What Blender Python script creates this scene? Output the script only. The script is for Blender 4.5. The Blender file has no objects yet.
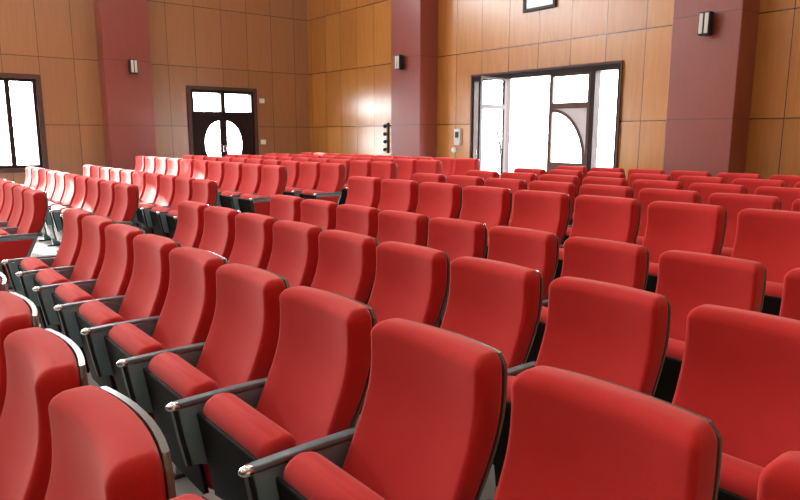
import bpy, bmesh, math
from mathutils import Vector, Matrix
PI = math.pi
scene = bpy.context.scene
COL = scene.collection

# ------------------------------------------------------------------ camera
CZ = 1.55
F_PX, PITCH, YAW = 652.0, 0.1735, 0.887
cy, sy, cp, sp = math.cos(YAW), math.sin(YAW), math.cos(PITCH), math.sin(PITCH)
FW = Vector((-sy*cp, cy*cp, -sp)); RT = Vector((cy, sy, 0)); UP = RT.cross(FW)
cam = bpy.data.cameras.new('camera'); cam.sensor_width = 36; cam.lens = F_PX/800*36
cam.clip_start = 0.02
camo = bpy.data.objects.new('camera', cam); COL.objects.link(camo)
m = Matrix((RT, UP, -FW)).transposed().to_4x4(); m.translation = Vector((0, 0, CZ))
camo.matrix_world = m
scene.camera = camo

def pix(x, y, z):
    p = Vector((x, y, z-CZ)); k = p.dot(FW)
    if k < .05: return None
    return 400+F_PX*p.dot(RT)/k, 250-F_PX*p.dot(UP)/k

# ------------------------------------------------------------------ materials
def mat(name, col=(.5, .5, .5), rough=.5, metal=0, **kw):
    m = bpy.data.materials.new(name); m.use_nodes = True
    b = m.node_tree.nodes['Principled BSDF']
    b.inputs['Base Color'].default_value = (*col, 1)
    b.inputs['Roughness'].default_value = rough
    b.inputs['Metallic'].default_value = metal
    for k, v in kw.items(): b.inputs[k.replace('_', ' ')].default_value = v
    return m

def noisy(name, c1, c2, scale, rough, bump=0, detail=3, **kw):
    m = mat(name, c1, rough, **kw); nt = m.node_tree; N = nt.nodes; L = nt.links
    b = N['Principled BSDF']
    tc = N.new('ShaderNodeTexCoord'); no = N.new('ShaderNodeTexNoise')
    no.inputs['Scale'].default_value = scale; no.inputs['Detail'].default_value = detail
    L.new(tc.outputs['Object'], no.inputs['Vector'])
    mx = N.new('ShaderNodeMix'); mx.data_type = 'RGBA'
    mx.inputs['A'].default_value = (*c1, 1); mx.inputs['B'].default_value = (*c2, 1)
    L.new(no.outputs['Fac'], mx.inputs['Factor']); L.new(mx.outputs['Result'], b.inputs['Base Color'])
    if bump:
        bp = N.new('ShaderNodeBump'); bp.inputs['Strength'].default_value = bump; bp.inputs['Distance'].default_value = .002
        L.new(no.outputs['Fac'], bp.inputs['Height']); L.new(bp.outputs['Normal'], b.inputs['Normal'])
    return m

def fabric():
    m = mat('red_fabric', (.6, .02, .025), .85)
    nt = m.node_tree; N = nt.nodes; L = nt.links; b = N['Principled BSDF']
    b.inputs['Sheen Weight'].default_value = SHEEN; b.inputs['Sheen Roughness'].default_value = .45
    b.inputs['Sheen Tint'].default_value = (1, .55, .5, 1)
    b.inputs['Specular IOR Level'].default_value = .3
    tc = N.new('ShaderNodeTexCoord')
    n1 = N.new('ShaderNodeTexNoise'); n1.inputs['Scale'].default_value = 9; n1.inputs['Detail'].default_value = 4
    n2 = N.new('ShaderNodeTexNoise'); n2.inputs['Scale'].default_value = 420; n2.inputs['Detail'].default_value = 1
    for n in (n1, n2): L.new(tc.outputs['Object'], n.inputs['Vector'])
    mx = N.new('ShaderNodeMix'); mx.data_type = 'RGBA'
    mx.inputs['A'].default_value = (*RED1, 1); mx.inputs['B'].default_value = (*RED2, 1)
    L.new(n1.outputs['Fac'], mx.inputs['Factor'])
    m2 = N.new('ShaderNodeMix'); m2.data_type = 'RGBA'; m2.blend_type = 'MULTIPLY'; m2.inputs['Factor'].default_value = .25
    L.new(mx.outputs['Result'], m2.inputs['A']); L.new(n2.outputs['Color'], m2.inputs['B'])
    L.new(m2.outputs['Result'], b.inputs['Base Color'])
    bp = N.new('ShaderNodeBump'); bp.inputs['Strength'].default_value = .25; bp.inputs['Distance'].default_value = .001
    L.new(n2.outputs['Fac'], bp.inputs['Height']); L.new(bp.outputs['Normal'], b.inputs['Normal'])
    return m

def panel_wood(name, axis, pw, off, zoff, dark, light, rough=.22, ph=1.4, joint=(.05, .02, .008)):
    """varnished veneer panels with dark joints; the grid lives in the material"""
    m = mat(name, light, rough); nt = m.node_tree; N = nt.nodes; L = nt.links; b = N['Principled BSDF']
    geo = N.new('ShaderNodeTexCoord'); sep = N.new('ShaderNodeSeparateXYZ'); L.new(geo.outputs['Object'], sep.inputs[0])
    def M(op, a, c=None):
        n = N.new('ShaderNodeMath'); n.operation = op
        for i, v in enumerate((a, c)):
            if v is None: continue
            if isinstance(v, (int, float)): n.inputs[i].default_value = v
            else: L.new(v, n.inputs[i])
        return n.outputs[0]
    h = M('DIVIDE', M('SUBTRACT', sep.outputs[axis], off), pw)
    v = M('DIVIDE', M('SUBTRACT', sep.outputs['Z'], zoff), ph)
    def line(t, w):
        fr = M('FRACT', t); return M('LESS_THAN', M('MINIMUM', fr, M('SUBTRACT', 1, fr)), w)
    ln = M('MAXIMUM', line(h, .006/pw), line(v, .008/ph))
    idx = N.new('ShaderNodeCombineXYZ')
    L.new(M('FLOOR', h), idx.inputs[0]); L.new(M('FLOOR', v), idx.inputs[1])
    wn = N.new('ShaderNodeTexWhiteNoise'); L.new(idx.outputs[0], wn.inputs['Vector'])
    # vertical grain
    mp = N.new('ShaderNodeMapping'); mp.inputs['Scale'].default_value = (9, 9, .7)
    ad = N.new('ShaderNodeVectorMath'); ad.operation = 'ADD'
    L.new(geo.outputs['Object'], ad.inputs[0]); L.new(wn.outputs['Color'], ad.inputs[1])
    L.new(ad.outputs[0], mp.inputs['Vector'])
    gr = N.new('ShaderNodeTexNoise'); gr.inputs['Scale'].default_value = 2.2; gr.inputs['Detail'].default_value = 6
    gr.inputs['Distortion'].default_value = .6
    L.new(mp.outputs[0], gr.inputs['Vector'])
    f = M('ADD', M('MULTIPLY', gr.outputs['Fac'], .75), M('MULTIPLY', wn.outputs['Value'], .3))
    mx = N.new('ShaderNodeMix'); mx.data_type = 'RGBA'; mx.clamp_factor = True
    mx.inputs['A'].default_value = (*dark, 1); mx.inputs['B'].default_value = (*light, 1); L.new(f, mx.inputs['Factor'])
    m2 = N.new('ShaderNodeMix'); m2.data_type = 'RGBA'
    L.new(ln, m2.inputs['Factor']); L.new(mx.outputs['Result'], m2.inputs['A']); m2.inputs['B'].default_value = (*joint, 1)
    L.new(m2.outputs['Result'], b.inputs['Base Color'])
    b.inputs['Specular IOR Level'].default_value = .5
    b.inputs['Coat Weight'].default_value = 1; b.inputs['Coat IOR'].default_value = 1.5; b.inputs['Coat Roughness'].default_value = rough
    return m

def glassy(name, tint=(1, 1, 1), gloss=.08, rough=.03):
    m = bpy.data.materials.new(name); m.use_nodes = True; nt = m.node_tree; N = nt.nodes; L = nt.links
    N.remove(N['Principled BSDF']); out = N['Material Output']
    t = N.new('ShaderNodeBsdfTransparent'); t.inputs[0].default_value = (*tint, 1)
    g = N.new('ShaderNodeBsdfGlossy'); g.inputs['Roughness'].default_value = rough
    mx = N.new('ShaderNodeMixShader'); mx.inputs[0].default_value = gloss
    L.new(t.outputs[0], mx.inputs[1]); L.new(g.outputs[0], mx.inputs[2]); L.new(mx.outputs[0], out.inputs[0])
    return m

SHEEN = .4
SUN = 17
RED1, RED2 = (.64, .022, .021), (.76, .036, .031)
M = {
 'red': fabric(),
 'shell': noisy('grey_shell_plastic', (.14, .13, .11), (.18, .17, .15), 60, .22),
 'pan': noisy('brown_seat_pan', (.012, .009, .007), (.018, .013, .010), 30, .7, Specular_IOR_Level=.15),
 'metal': noisy('blue_grey_painted_metal', (.20, .33, .38), (.25, .39, .44), 40, .38),
 'arm': noisy('dark_grey_armrest', (.17, .25, .28), (.22, .30, .33), 40, .25),
 'chrome': mat('polished_tip', (.9, .92, .92), .25, 1),
 'black': noisy('black_rubber', (.01, .01, .012), (.02, .02, .022), 80, .5),
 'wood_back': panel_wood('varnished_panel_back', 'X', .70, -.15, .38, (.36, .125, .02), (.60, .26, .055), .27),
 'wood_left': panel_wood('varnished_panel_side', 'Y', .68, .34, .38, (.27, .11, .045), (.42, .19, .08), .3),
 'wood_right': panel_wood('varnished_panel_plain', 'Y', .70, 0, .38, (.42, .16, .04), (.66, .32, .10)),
 'pillar': panel_wood('maroon_pillar_veneer', 'Z', 1.4, .38, .38, (.21, .036, .028), (.29, .056, .042), .32, joint=(.12, .03, .025)),
 'floor': noisy('grey_green_tile', (.36, .40, .39), (.46, .50, .48), 6, .35),
 'plat': noisy('raised_floor_tile', (.36, .40, .39), (.46, .50, .48), 6, .35),
 'ceil': noisy('white_ceiling', (.72, .70, .66), (.78, .76, .72), 3, .9),
 'door_dark': noisy('dark_door_wood', (.016, .006, .006), (.030, .012, .011), 14, .55, Specular_IOR_Level=.2),
 'door_pale': noisy('greyish_door_wood', (.07, .032, .028), (.11, .055, .045), 14, .5, Specular_IOR_Level=.3),
 'frosted': mat('frosted_grey_glass', (.55, .5, .52), .5),
 'glass': glassy('clear_glass'),
 'white': noisy('white_plastic', (.75, .75, .72), (.8, .8, .78), 20, .4),
 'greybox': noisy('pale_grey_plastic', (.62, .62, .58), (.7, .7, .66), 20, .4),
 'ground': noisy('pale_paving', (.55, .53, .5), (.65, .63, .6), 2, .9),
 'picture': noisy('pale_blue_print', (.50, .60, .62), (.75, .82, .82), 3, .15),
}

# ------------------------------------------------------------------ mesh helpers
def finish(name, bm, m, parent=None, smooth=True, kind=None, loc=None):
    me = bpy.data.meshes.new(name); bmesh.ops.recalc_face_normals(bm, faces=bm.faces)
    bm.to_mesh(me); bm.free()
    if smooth:
        me.polygons.foreach_set('use_smooth', [True]*len(me.polygons))
        me.set_sharp_from_angle(angle=math.radians(38))
    me.materials.append(M[m]); o = bpy.data.objects.new(name, me); COL.objects.link(o)
    if parent: o.parent = parent
    if kind: o['kind'] = kind
    if loc: o.location = loc
    return o

def box(bm, x0, x1, y0, y1, z0, z1, bev=0, seg=2):
    vs = [bm.verts.new((x, y, z)) for x in (x0, x1) for y in (y0, y1) for z in (z0, z1)]
    fs = [bm.faces.new([vs[i] for i in q]) for q in ((0, 1, 3, 2), (4, 6, 7, 5), (0, 4, 5, 1), (2, 3, 7, 6), (0, 2, 6, 4), (1, 5, 7, 3))]
    if bev:
        es = list({e for f in fs for e in f.edges})
        bmesh.ops.bevel(bm, geom=es, offset=bev, segments=seg, profile=.5, affect='EDGES')

def prism(bm, pts, axis, a0, a1, bev=0, seg=2):
    """extrude a 2D outline along axis ('x' outline in y,z ; 'y' outline in x,z)"""
    def P(p, a): return (a, p[0], p[1]) if axis == 'x' else (p[0], a, p[1])
    A = [bm.verts.new(P(p, a0)) for p in pts]; B = [bm.verts.new(P(p, a1)) for p in pts]
    fs = [bm.faces.new(A), bm.faces.new(B[::-1])]
    n = len(pts)
    for i in range(n): fs.append(bm.faces.new((A[i], B[i], B[(i+1) % n], A[(i+1) % n])))
    if bev:
        es = list({e for f in fs[:2] for e in f.edges})
        bmesh.ops.bevel(bm, geom=es, offset=bev, segments=seg, profile=.5, affect='EDGES')

def cyl(bm, c, r, h, axis='z', n=16, r2=None):
    rot = {'z': Matrix(), 'x': Matrix.Rotation(PI/2, 4, 'Y'), 'y': Matrix.Rotation(-PI/2, 4, 'X')}[axis]
    bmesh.ops.create_cone(bm, cap_ends=True, segments=n, radius1=r, radius2=r if r2 is None else r2, depth=h,
                          matrix=Matrix.Translation(c) @ rot)

def ring_loft(bm, rings):
    R = [[bm.verts.new(p) for p in r] for r in rings]
    n = len(R[0])
    for a, b in zip(R, R[1:]):
        for i in range(n): bm.faces.new((a[i], a[(i+1) % n], b[(i+1) % n], b[i]))
    bm.faces.new(R[0][::-1]); bm.faces.new(R[-1])

def rrect(x0, x1, y0, y1, r, seg=4):
    """rounded rectangle outline"""
    r = max(min(r, (x1-x0)/2-.001, (y1-y0)/2-.001), .0005); out = []
    for cx, cyy, a in ((x1-r, y0+r, -PI/2), (x1-r, y1-r, 0), (x0+r, y1-r, PI/2), (x0+r, y0+r, PI)):
        for k in range(seg+1):
            t = a+PI/2*k/seg; out.append((cx+r*math.cos(t), cyy+r*math.sin(t)))
    return out

def interp(tab, z):
    for (a, va), (b, vb) in zip(tab, tab[1:]):
        if z <= b:
            t = (z-a)/(b-a); t = max(0, min(1, t)); return va+(vb-va)*t
    return tab[-1][1]

def smooth_tab(tab, z):
    """Catmull-Rom through the table"""
    n = len(tab)
    for i in range(n-1):
        if z <= tab[i+1][0] or i == n-2:
            p0 = tab[max(i-1, 0)]; p1 = tab[i]; p2 = tab[i+1]; p3 = tab[min(i+2, n-1)]
            h = p2[0]-p1[0]; t = max(0, min(1, (z-p1[0])/h))
            m1 = (p2[1]-p0[1])/(p2[0]-p0[0])*h; m2 = (p3[1]-p1[1])/(p3[0]-p1[0])*h
            return (2*t**3-3*t*t+1)*p1[1]+(t**3-2*t*t+t)*m1+(-2*t**3+3*t*t)*p2[1]+(t**3-t*t)*m2

def tag(o, label=None, cat=None, group=None, kind=None):
    if label: o['label'] = label
    if cat: o['category'] = cat
    if group: o['group'] = group
    if kind: o['kind'] = kind
    return o

def empty(name, loc, rz=0):
    o = bpy.data.objects.new(name, None); COL.objects.link(o); o.location = loc; o.rotation_euler.z = rz
    o.empty_display_size = .1
    return o

# ------------------------------------------------------------------ the theatre seat
# local frame: faces -Y, origin on the floor under the top of the backrest, +X to the sitter's left
FRONT = [(.28, -.215), (.38, -.200), (.46, -.172), (.53, -.140), (.60, -.108), (.67, -.079), (.74, -.059), (.82, -.052), (.93, -.056)]
THICK = [(.28, .070), (.50, .085), (.60, .095), (.70, .099), (.80, .100), (.93, .098)]
ZT, ZB = .915, .285
HW = .223
def bulge(x): return .030*(1-(x/HW)**2)             # the back wraps round the sitter

def back_ring(z):
    yf = smooth_tab(FRONT, z); th = smooth_tab(THICK, z)
    return -HW, HW, yf, yf+th

def wide_rrect(x0, x1, y0, y1, r, seg):
    """rounded rectangle with extra points along its long sides so that it can bulge"""
    c = rrect(x0, x1, y0, y1, r, seg); n = seg+1; out = []
    q = [c[0:n], c[n:2*n], c[2*n:3*n], c[3*n:4*n]]
    def run(a, b, k=8): return [(a[0]+(b[0]-a[0])*i/k, a[1]+(b[1]-a[1])*i/k) for i in range(1, k)]
    out = q[0]+q[1]+run(q[1][-1], q[2][0])+q[2]+q[3]+run(q[3][-1], q[0][0])
    return [(x, y+bulge(x)) for x, y in out]

def make_backrest(parent):
    bm = bmesh.new(); rings = []
    zs = [ZB+i*.025 for i in range(int((ZT-.042-ZB)/.025)+1)]
    r = .042
    levels = [(ZB, .02), (ZB+.006, .008), (ZB+.02, 0)] + [(z, 0) for z in zs[1:]]
    levels += [(ZT-r+r*math.sin(a), r*(1-math.cos(a))) for a in [PI/2*k/7 for k in range(8)]]
    for z, ins in levels:
        x0, x1, yf, yb = back_ring(z)
        pts = wide_rrect(x0+ins*.7, x1-ins*.7, yf+ins, yb-ins*.35, .019 if ins < .02 else .015, 5)
        rings.append([(x, y, z) for x, y in pts])
    ring_loft(bm, rings)
    return finish('backrest', bm, 'red', parent)

def make_shell(parent):
    bm = bmesh.new(); rings = []
    top = ZT-.010
    for i in range(27):
        z = .25+i*(top-.25)/26
        x0, x1, yf, yb = back_ring(max(z, ZB))
        e = max(0, (z-(top-.04))/.04); ins = .025*(1-math.sqrt(max(0, 1-e*e)))
        rings.append([(x, y, z) for x, y in wide_rrect(x0+.001+ins, x1-.001-ins, yb+.001, yb+.015, .006, 2)])
    ring_loft(bm, rings)
    return finish('back_shell', bm, 'shell', parent)

def make_seat(parent):
    # cushion folded up: a rounded slab standing between the armrests
    def slab(name, t0, t1, r, u0, u1, mm, par, endr, hw):
        bm = bmesh.new(); rings = []
        a = math.radians(9)                      # leans forward at the top
        base = Vector((0, -.172, .165)); up = Vector((0, -math.sin(a), math.cos(a))); fw = Vector((0, -math.cos(a), -math.sin(a)))
        N = 14
        lv = [(u0+endr*(1-math.cos(PI/2*k/5)), endr*(1-math.sin(PI/2*k/5))) for k in range(6)]
        lv += [(u0+endr+(u1-u0-2*endr)*k/N, 0) for k in range(1, N)]
        lv += [(u1-endr+endr*math.sin(PI/2*k/5), endr*(1-math.cos(PI/2*k/5))) for k in range(6)]
        for u, ins in lv:
            pts = rrect(-hw+ins*.4, hw-ins*.4, t0+ins, t1-ins, r, 4)
            rings.append([tuple(base+up*u+fw*t+Vector((x, 0, 0))) for x, t in pts])
        ring_loft(bm, rings)
        return finish(name, bm, mm, par)
    s = slab('seat', .0, .125, .035, 0, .43, 'red', parent, .045, .230)
    slab('seat_pan', .126, .141, .007, .0, .392, 'pan', s, .007, .224)
    return s

def stand_parts(parent, xc, with_panel=False):
    bm = bmesh.new()
    pts = [(-.425, .548), (-.050, .548), (-.060, .50), (-.10, .42), (-.15, .33), (-.165, .20), (-.165, .012),
           (-.255, .012), (-.262, .20), (-.275, .30), (-.33, .325), (-.385, .335), (-.405, .43)]
    prism(bm, pts, 'x', xc-.014, xc+.014, .004)
    sp_ = finish('side_panel', bm, 'metal', parent)
    bm = bmesh.new()
    prism(bm, [(-.427, .545), (-.407, .43), (-.387, .33), (-.402, .33), (-.422, .43), (-.441, .545)], 'x', xc-.016, xc+.016, .003, 1)
    finish('front_edge_shade', bm, 'black', sp_)  # black strip paints in the shade on the panel's front edge
    bm = bmesh.new()
    rings = []
    for k in range(12):
        y = -.435+k*.385/11
        z = .560+.003*math.sin(k/11*PI)
        w = .0185 if k else .016
        rings.append([(xc+x, y, z+zz) for x, zz in rrect(-w, w, -.009, .009, .006, 3)])
    ring_loft(bm, rings)
    ar = finish('armrest', bm, 'arm', parent)
    bm = bmesh.new()
    bmesh.ops.create_uvsphere(bm, u_segments=20, v_segments=12, radius=1,
        matrix=Matrix.Translation((xc, -.432, .556)) @ Matrix.Diagonal((.0205, .028, .016, 1)))
    finish('arm_tip', bm, 'chrome', ar)
    bm = bmesh.new(); box(bm, xc-.022, xc+.022, -.32, -.08, 0, .014, .004)
    finish('foot_plate', bm, 'black', parent)
    if with_panel:
        bm = bmesh.new()
        prism(bm, [(-.42, .52), (-.08, .52), (-.12, .44), (-.17, .34), (-.20, .28), (-.25, .28), (-.29, .33), (-.385, .35)], 'x', xc+.0145, xc+.0245, .003)
        finish('padded_inset', bm, 'red', sp_)

def make_chair(end=None):
    root = empty('theatre_seat', (0, 0, 0))
    make_backrest(root); make_shell(root); make_seat(root)
    bm = bmesh.new(); box(bm, -.243, .243, -.185, -.155, .135, .165, .006)    # tie bar carrying the seat hinge
    finish('hinge_bar', bm, 'black', root)
    stand_parts(root, -.259)
    if end: stand_parts(root, .259, True)
    return root

def children(o): return [c for c in bpy.data.objects if c.parent == o]
def copy_tree(o, kids, parent=None):
    c = o.copy(); COL.objects.link(c)
    if parent: c.parent = parent
    for ch in kids[o.name]: copy_tree(ch, kids, c)
    return c

P0 = 1.147; PITCH_ROW = .879
ROWS = [('nearest row, beside the camera', .33, .93, 0)]
rowname = ['nearest row', 'second row', 'third row', 'fourth row', 'fifth row', 'sixth row', 'seventh row', 'eighth row', 'last row']
phase = [.935, .945, .985, 1.03, 1.07, 1.115, 1.165, 1.195, 1.215]
step = [.565, .548, .548, .547, .544, .544, .544, .544, .544]
lend = [6.2, 6.32, 6.62, 6.74, 6.76, 6.82, 6.88, 6.93, 7.02]
ordn = ['first', 'second', 'third', 'fourth', 'fifth', 'sixth', 'seventh', 'eighth', 'ninth', 'tenth', 'eleventh', 'twelfth']
PLAT_Y = 3.22; PLAT_Z = .235; FZ = .10
chair = make_chair(); chair_end = make_chair(True)
kids = {o.name: [] for o in bpy.data.objects}
for o in bpy.data.objects:
    if o.parent: kids[o.parent.name].append(o)
used = set()

def in_view(x, y, z):
    P = [pix(x+a, y+b, z+c) for a in (-.27, .24) for b in (-.1, .04) for c in (.5, .85, .915)]
    P += [pix(x-.25, y-.44, z+.56)]
    P = [p for p in P if p]
    if not P: return False
    xs = [p[0] for p in P]; ys = [p[1] for p in P]
    return max(xs) > -6 and min(xs) < 806 and min(ys) < 506 and max(ys) > -6

def put(proto, x, y, z, label, group):
    if proto.name in used: o = copy_tree(proto, kids)
    else: o = proto; used.add(proto.name)
    o.location = (x, y, z)
    tag(o, label, 'theatre seat', group)
    return o

for r in range(9):
    D = .295 if r == 0 else P0+PITCH_ROW*(r-1)
    z = PLAT_Z if r >= 4 else FZ
    zl = z+.05
    pitch = .565 if r == 0 else .55
    cells = []
    for k in range(-3, 9):                             # central block, k = 8 is next to the aisle
        tl = phase[r]+step[r]*k
        if in_view(-(tl-HW), D, z): cells.append((k, tl))
    for j, (k, tl) in enumerate(sorted(cells, reverse=True)):
        n = 8-k
        where = 'at the aisle end' if n == 0 else ordn[n]+' from the aisle'
        dt, dd = (0, 0)
        if r == 1 and k <= 0: dt, dd = .012, .01       # this end of the row is set a little closer
        put(chair, -(tl+dt-HW), D+dd, z, f'red theatre seat in the {rowname[r]} of the central block, {where}', 'seats of the central block')
    if r == 0: continue
    cells = []
    for k in range(10):                                # block beyond the aisle, k = 0 is the aisle end
        tl = lend[r]+.04+.53*k+.46
        if in_view(-(tl-HW), D, z): cells.append((k, tl))
    for k, tl in cells:
        proto = chair_end if k == 0 else chair
        where = 'at the aisle end' if k == 0 else ordn[k]+' from the aisle'
        put(proto, -(tl-HW), D, zl, f'red seat in the {rowname[r]} of the far left block, {where}', 'seats of the left block beyond the aisle')

# ------------------------------------------------------------------ the room
TW = 15.71; DW = 9.6; XR = 9.0; YF = -8.0; ZC = 7.9; TH = .25
def wall_boxes(name, plane, a0, a1, z0, z1, holes, material):
    """plane ('x'|'y', inner coordinate, outward sign); holes: (a0,a1,z0,z1)"""
    ax, c, sg = plane; bm = bmesh.new()
    As = sorted({a0, a1, *[h[0] for h in holes], *[h[1] for h in holes]})
    for u, v in zip(As, As[1:]):
        hs = sorted([h for h in holes if h[0] <= u+1e-6 and h[1] >= v-1e-6], key=lambda h: h[2])
        z = z0
        for h in hs+[(0, 0, z1, z1)]:
            if h[2] > z+1e-6:
                c0, c1 = sorted((c, c+sg*TH))
                if ax == 'x': box(bm, c0, c1, u, v, z, h[2])
                else: box(bm, u, v, c0, c1, z, h[2])
            z = h[3]
    return finish(name, bm, material, smooth=False, kind='structure')

LD = (6.27, 7.93, PLAT_Z, 2.66)                       # double door, left wall (y range)
LW1 = (-1.06, 2.96, .88, 2.72); LW2 = (-5.5, -3.0, .88, 2.72)
HI = [(-6.6, -4.4, 5.6, 7.4), (-3.9, -1.7, 5.6, 7.4), (-1.2, 1.3, 5.6, 7.4), (1.8, 4.1, 5.6, 7.4)]
RD = (-9.46, -6.14, PLAT_Z, 2.70)                     # entrance, back wall (x range)
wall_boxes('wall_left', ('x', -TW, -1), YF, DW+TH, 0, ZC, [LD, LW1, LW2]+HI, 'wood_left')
wall_boxes('wall_back', ('y', DW, 1), -TW, XR, 0, ZC, [RD], 'wood_back')
wall_boxes('wall_right', ('x', XR, 1), YF, DW+TH, 0, ZC, [], 'wood_right')
wall_boxes('wall_front', ('y', YF, -1), -TW, XR, 0, ZC, [], 'wood_back')
bm = bmesh.new(); box(bm, -TW-TH, XR+TH, YF-TH, DW+TH, -.2, FZ); finish('floor', bm, 'floor', smooth=False, kind='structure')
bm = bmesh.new(); box(bm, -TW, XR, PLAT_Y, DW+TH, FZ, PLAT_Z); finish('floor_raised', bm, 'plat', smooth=False, kind='structure')
bm = bmesh.new(); box(bm, -13.2, -6.1, -1.0, PLAT_Y, FZ, FZ+.05); finish('floor_low_step', bm, 'plat', smooth=False, kind='structure')
bm = bmesh.new(); box(bm, -13.6, -6.6, PLAT_Y+.06, DW-1, PLAT_Z, PLAT_Z+.05); finish('floor_high_step', bm, 'plat', smooth=False, kind='structure')
bm = bmesh.new(); box(bm, -TW-TH, XR+TH, YF-TH, DW+TH, ZC, ZC+.2); finish('ceiling', bm, 'ceil', smooth=False, kind='structure')
bm = bmesh.new(); box(bm, -60, 50, -50, 60, -.45, -.2); finish('ground', bm, 'ground', smooth=False, kind='structure')
bm = bmesh.new(); box(bm, -13, -3, DW+TH, DW+TH+4, -.2, .14); finish('trim_2', bm, 'ground', smooth=False, kind='structure')
bm = bmesh.new(); box(bm, -TW-TH-3, -TW-TH, 5, 9.5, -.2, .14); finish('trim_3', bm, 'ground', smooth=False, kind='structure')

def pillar(n, x0, x1, y0, y1, label):
    bm = bmesh.new(); box(bm, x0, x1, y0, y1, FZ if y0 < PLAT_Y else PLAT_Z, ZC, .01, 1)
    o = finish('pillar', bm, 'pillar', kind='structure'); tag(o, label)
pillar(1, -TW, -15.3, 4.23, 5.24, 'maroon pillar on the left wall')
pillar(2, -11.48, -10.51, 9.1, DW, 'maroon pillar left of the entrance')
pillar(3, -5.05, -4.09, 9.1, DW, 'maroon pillar right of the entrance')

def frame_rect(bm, ax, c0, c1, a0, a1, z0, z1, w, wt=None, wb=None):
    wt = w if wt is None else wt; wb = w if wb is None else wb
    def b(u, v, p, q):
        if ax == 'x': box(bm, c0, c1, u, v, p, q)
        else: box(bm, u, v, c0, c1, p, q)
    b(a0, a0+w, z0, z1); b(a1-w, a1, z0, z1); b(a0+w, a1-w, z1-wt, z1)
    if wb: b(a0+w, a1-w, z0, z0+wb)

def window(n, h, lights, rail=False):
    y0, y1, z0, z1 = h
    root = empty(f'window_{n}', (-TW, (y0+y1)/2, z0)); root['kind'] = 'structure'
    def lo(o): o.location = (TW, -(y0+y1)/2, -z0); return o
    bm = bmesh.new(); frame_rect(bm, 'x', -TW-.14, -TW-.02, y0, y1, z0, z1, .06)
    st = (y1-y0-.06)/lights
    for i in range(1, lights): box(bm, -TW-.12, -TW-.04, y0+.03+i*st-.045, y0+.03+i*st+.045, z0+.06, z1-.06)
    lo(finish('window_frame', bm, 'door_dark', root, smooth=False))
    bm = bmesh.new(); box(bm, -TW-.095, -TW-.089, y0+.03, y1-.03, z0+.03, z1-.03)
    lo(finish('window_pane', bm, 'glass', root, smooth=False))
    bm = bmesh.new(); frame_rect(bm, 'x', -TW+.002, -TW+.03, y0-.09, y1+.09, z0-.09, z1+.09, .09)
    lo(finish('window_trim', bm, 'door_pale', root, smooth=False))
window(1, LW1, 8); window(2, LW2, 4)
for i, h in enumerate(HI): window(3+i, h, 3)

def arc_pts(cx, cz, rx, rz, a0, a1, n=16):
    return [(cx+rx*math.cos(a0+(a1-a0)*k/n), cz+rz*math.sin(a0+(a1-a0)*k/n)) for k in range(n+1)]

def leaf(root, w, h, hinge_side, pane_z, arch_z, wood, corner, th=.045, loc=(0, 0, 0), rz=0, bead=.06):
    """door leaf in its own x,z plane, x 0..w; hinge at x=0; the free side at x=w carries the half arch.
       pane_z (z0,z1) upper pane; arch_z (z0,z1) glazed lower part"""
    s = .075
    bm = bmesh.new()
    box(bm, 0, s, 0, th, 0, h); box(bm, w-s, w, 0, th, 0, h)
    box(bm, s, w-s, 0, th, pane_z[1], h); box(bm, s, w-s, 0, th, arch_z[1], pane_z[0])
    box(bm, s, w-s, 0, th, 0, arch_z[0])
    o = finish('door_leaf', bm, wood, root, smooth=False); o.location = loc; o.rotation_euler.z = rz
    # arch spandrel: region between the quarter ellipse (centre on free side) and the hinge-side top corner
    rx = w-2*s; rzz = arch_z[1]-arch_z[0]
    arc = arc_pts(w-s, arch_z[0], rx, rzz, PI/2, PI)          # from top at free side to hinge side bottom
    bm = bmesh.new()
    prism(bm, [(s, arch_z[1])]+[(x, z) for x, z in arc], 'y', th*.3, th*.7)
    c = finish('arch_corner', bm, corner, o, smooth=False)
    bm = bmesh.new()
    inner = arc_pts(w-s, arch_z[0], rx-bead, rzz-bead, PI, PI/2)
    prism(bm, arc+inner, 'y', th*.1, th*.9)
    finish('arch_bead', bm, wood, o, smooth=False)
    for nm, (a, b) in (('upper_pane', pane_z), ('lower_pane', arch_z)):
        bm = bmesh.new()
        if nm == 'upper_pane': box(bm, s, w-s, th*.45, th*.55, a, b)
        else: prism(bm, arc_pts(w-s, arch_z[0], rx-bead+.005, rzz-bead+.005, PI/2, PI)+[(w-s, arch_z[0])], 'y', th*.45, th*.55)
        finish(nm, bm, 'glass', o, smooth=False)
    bm = bmesh.new(); cyl(bm, (w-.04, -.03, 1.0), .012, .16, 'z'); box(bm, w-.05, w-.03, -.03, 0, .93, .95); box(bm, w-.05, w-.03, -.03, 0, 1.05, 1.07)
    finish('door_handle', bm, 'chrome', o)
    bm = bmesh.new()
    for zz in (.25, .95, 1.65, 2.2):
        if zz < h-.1: cyl(bm, (0.0, -.008, zz), .012, .11, 'z', 10)
    finish('hinge', bm, 'black', o)
    return o

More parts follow.
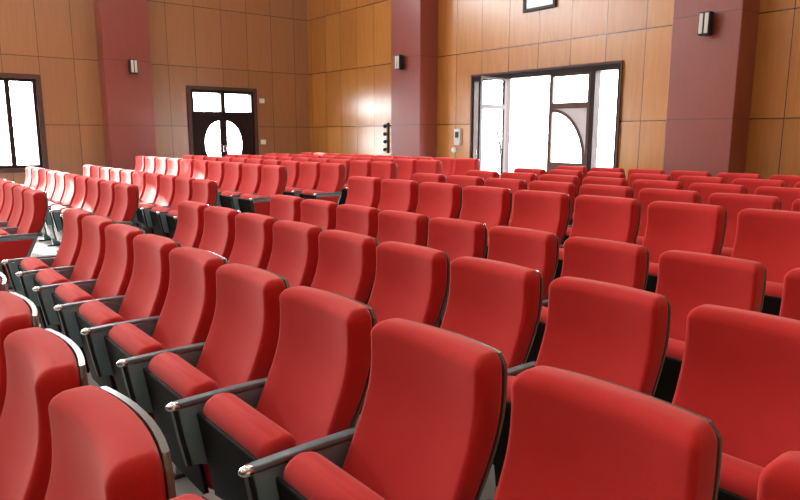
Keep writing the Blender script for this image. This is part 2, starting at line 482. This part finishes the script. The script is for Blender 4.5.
# door_1 : double door with transom lights in the left wall
z0 = PLAT_Z
root = empty('door_1', (-TW, 7.1, z0)); root['kind'] = 'structure'
bm = bmesh.new()
y0, y1 = LD[0]-7.1, LD[1]-7.1; H = LD[3]-z0; TR = 2.10-z0
frame_rect(bm, 'x', -.16, .02, y0, y1, 0, H, .07, .07, 0)
box(bm, -.15, .015, y0+.07, y1-.07, TR-.06, TR+.04); box(bm, -.14, .01, -.055, .055, TR+.04, H-.07)
finish('door_frame', bm, 'door_dark', root, smooth=False)
bm = bmesh.new(); frame_rect(bm, 'x', .021, .045, y0-.09, y1+.09, 0, H+.08, .09, .08, 0); finish('door_trim', bm, 'door_pale', root, smooth=False)
for a, b in ((y0+.07, -.035), (.035, y1-.07)):
    bm = bmesh.new(); box(bm, -.08, -.074, a, b, TR, H-.07); finish('transom_pane', bm, 'glass', root, smooth=False)
lw = (y1-y0-.14)/2-.004
def leaf_dark(ysgn, hy):
    s = .08; h = TR-.0595; bm = bmesh.new()
    zc0, zc1 = .55, 1.68                                 # half oval light
    def Y(v): return hy+ysgn*v
    def bb(a, b, p, q):
        u, v = sorted((Y(a), Y(b))); box(bm, -.07, -.03, u, v, p, q)
    bb(lw-s*1.1, lw, 0, h); bb(0, .26, 0, h); bb(.26, lw-s*1.1, zc1, h); bb(.26, lw-s*1.1, 0, zc0)
    rx = lw-s*1.1-.26; cc = (zc0+zc1)/2; rz_ = (zc1-zc0)/2
    for a0, a1, corner in ((PI/2, PI, (Y(.26), zc1)), (PI, 3*PI/2, (Y(.26), zc0))):
        arc = [(Y(lw-s*1.1)+ysgn*rx*math.cos(a), cc+rz_*math.sin(a)) for a in [a0+(a1-a0)*k/12 for k in range(13)]]
        prism(bm, [corner]+arc, 'x', -.065, -.035)
    o = finish('door_leaf', bm, 'door_dark', root, smooth=False)
    bm = bmesh.new(); u, v = sorted((Y(.26), Y(lw-s*1.1))); box(bm, -.052, -.048, u, v, zc0, zc1); finish('arched_pane', bm, 'glass', o, smooth=False)
    bm = bmesh.new(); cyl(bm, (.0, Y(lw-.03), 1.0), .012, .16, 'z'); finish('door_handle', bm, 'chrome', o)
leaf_dark(1, y0+.072); leaf_dark(-1, y1-.072)

# door_2 : wide entrance in the back wall, one leaf standing open into the room
root = empty('door_2', (-7.8, DW, z0)); root['kind'] = 'structure'
x0, x1 = RD[0]+7.8, RD[1]+7.8; H = RD[3]-z0
bm = bmesh.new()
frame_rect(bm, 'y', -.02, .16, x0, x1, 0, H, .05, .09, 0)
box(bm, -8.62+7.8-.06, -8.62+7.8+.03, -.02, .14, 0, H-.09)      # mullion at the open leaf's hinge
box(bm, -6.70+7.8-.0, -6.70+7.8+.09, -.02, .14, 0, H-.09)       # mullion right of the closed leaf
finish('door_frame', bm, 'door_dark', root, smooth=False)
bm = bmesh.new(); frame_rect(bm, 'y', -.045, -.021, x0-.03, x1+.03, 0, H+.04, .03, .04, 0)
finish('door_trim', bm, 'door_pale', root, smooth=False)
for a, b in ((x0+.05, -.88), (-6.61+7.8, x1-.05)):
    bm = bmesh.new(); box(bm, a, b, .07, .076, 0.02, H-.09); finish('side_pane', bm, 'glass', root, smooth=False)
LH = H-.0895
leaf(root, .88, LH, 1, (2.12-z0, 2.57-z0), (1.08-z0, 2.02-z0), 'door_pale', 'frosted', loc=(1.10, .06, 0), rz=PI)
leaf(root, .88, LH, 1, (2.12-z0, 2.57-z0), (.80-z0, 2.04-z0), 'door_dark', 'glass', loc=(-.80, -.02, 0), rz=-PI/2+.17, bead=.012)

# ------------------------------------------------------------------ fittings on the walls
def fixture(loc, rz, label, name='wall_speaker', cat='wall speaker'):
    r = empty(name, loc, rz)                     # +(-y) is the direction away from the wall
    bm = bmesh.new(); box(bm, -.08, .08, -.15, -.03, -.15, .15, .012); finish('housing', bm, 'black', r)
    bm = bmesh.new()
    for s in (-1, 1): box(bm, s*.037-.026, s*.037+.026, -.162, -.151, -.13, .13, .004, 1)
    finish('pale_front', bm, 'greybox', r)
    bm = bmesh.new(); box(bm, -.03, .03, -.03, 0, -.05, .05); finish('wall_bracket', bm, 'black', r)
    tag(r, label, cat, 'small fixtures on the pillars'); return r
fixture((-15.3, 4.82, 3.05), PI/2, 'small pale-fronted box speaker on the left-wall maroon pillar')
fixture((-11.08, 9.1, 3.08), 0, 'small pale-fronted box speaker on the pillar left of the entrance')
fixture((-4.52, 9.1, 3.04), 0, 'small pale-fronted box speaker on the pillar right of the entrance')

r = empty('picture', (-7.84, DW, 3.75))
bm = bmesh.new(); frame_rect(bm, 'y', -.05, -.001, -.36, .36, 0, .6, .05); finish('frame', bm, 'black', r, smooth=False)
bm = bmesh.new(); box(bm, -.31, .31, -.02, -.005, .05, .55); finish('print', bm, 'picture', r, smooth=False)
tag(r, 'dark-framed pale panel hung high on the wooden wall above the entrance', 'picture')

r = empty('coat_rail', (-12.22, DW, 1.15))
bm = bmesh.new(); box(bm, -.03, .03, -.03, -.001, 0, .70, .004); finish('rail', bm, 'black', r)
for k in range(4):
    bm = bmesh.new(); cyl(bm, (0, -.06, .08+.18*k), .012, .06, 'y'); bmesh.ops.create_uvsphere(bm, u_segments=12, v_segments=8, radius=.045, matrix=Matrix.Translation((0, -.10, .08+.18*k)))
    finish('knob', bm, 'black', r)
tag(r, 'narrow black upright rail with four knobs on the wall beside the pillar', 'coat rail')

r = empty('control_box', (-9.85, DW, 1.36))
bm = bmesh.new(); box(bm, -.09, .09, -.06, -.001, 0, .33, .01); finish('case', bm, 'greybox', r)
bm = bmesh.new(); box(bm, -.05, .05, -.066, -.0605, .15, .27); finish('cover', bm, 'black', r)
tag(r, 'pale grey control box on the wall just left of the entrance', 'control box')
bm = bmesh.new(); cyl(bm, (0, -.02, 0), .055, .036, 'y', 20)
o = finish('wall_socket', bm, 'white', loc=(-9.97, DW, 1.26)); tag(o, 'round white socket below the grey control box', 'socket')
for zz, lb in ((2.44, 'small white plate on the left wall, upper one right of the double door'), (1.39, 'small white plate on the left wall, lower one right of the double door')):
    bm = bmesh.new(); box(bm, .001, .03, -.07, .07, -.06, .06, .006)
    o = finish('switch_plate', bm, 'white', loc=(-TW, 8.17, zz)); tag(o, lb, 'switch')

# ------------------------------------------------------------------ light
w = bpy.data.worlds.new('sky'); scene.world = w; w.use_nodes = True
bg = w.node_tree.nodes['Background']; bg.inputs[0].default_value = (.93, .97, 1, 1); bg.inputs[1].default_value = WORLD = 17.0

def area(name, loc, rot, sx, sy_, power=None, color=(1, 1, 1), portal=False):
    l = bpy.data.lights.new(name, 'AREA'); l.shape = 'RECTANGLE'; l.size = sx; l.size_y = sy_
    l.color = color
    if portal: l.cycles.is_portal = True
    else: l.energy = power
    o = bpy.data.objects.new(name, l); COL.objects.link(o); o.location = loc; o.rotation_euler = rot
    return o
# daylight portals in the openings (they only steer the sampling of the sky)
for h in [LD, LW1, LW2]+HI:
    area('sky_portal', (-TW-.3, (h[0]+h[1])/2, (h[2]+h[3])/2), (0, -PI/2, 0), h[3]-h[2], h[1]-h[0], portal=True)
area('sky_portal', ((RD[0]+RD[1])/2, DW+.3, (RD[2]+RD[3])/2), (-PI/2, 0, 0), RD[1]-RD[0], RD[3]-RD[2], portal=True)
# unseen ceiling lights added as general fill, dimmer towards the right
for x in (-12, -8, -4, 0):
    for y in (-5.5, -1.5, 2.5, 6.5):
        area('ceiling_fill', (x, y, ZC-.03), (0, 0, 0), 1.2, .6, {-12: 34, -8: 32, -4: 22, 0: 10}[x], (1, .95, .88))

sl = bpy.data.lights.new('sun', 'SUN'); sl.energy = SUN; sl.angle = .009; sl.color = (1, .96, .9)
so = bpy.data.objects.new('sun', sl); COL.objects.link(so)
so.rotation_euler = Vector((1, .21, -.245)).to_track_quat('-Z', 'Y').to_euler()
vs = scene.view_settings; scene.display_settings.display_device = 'sRGB'
vs.view_transform = 'Standard'; vs.look = 'None'; vs.exposure = 0.74; vs.gamma = 1; vs.use_curve_mapping = False
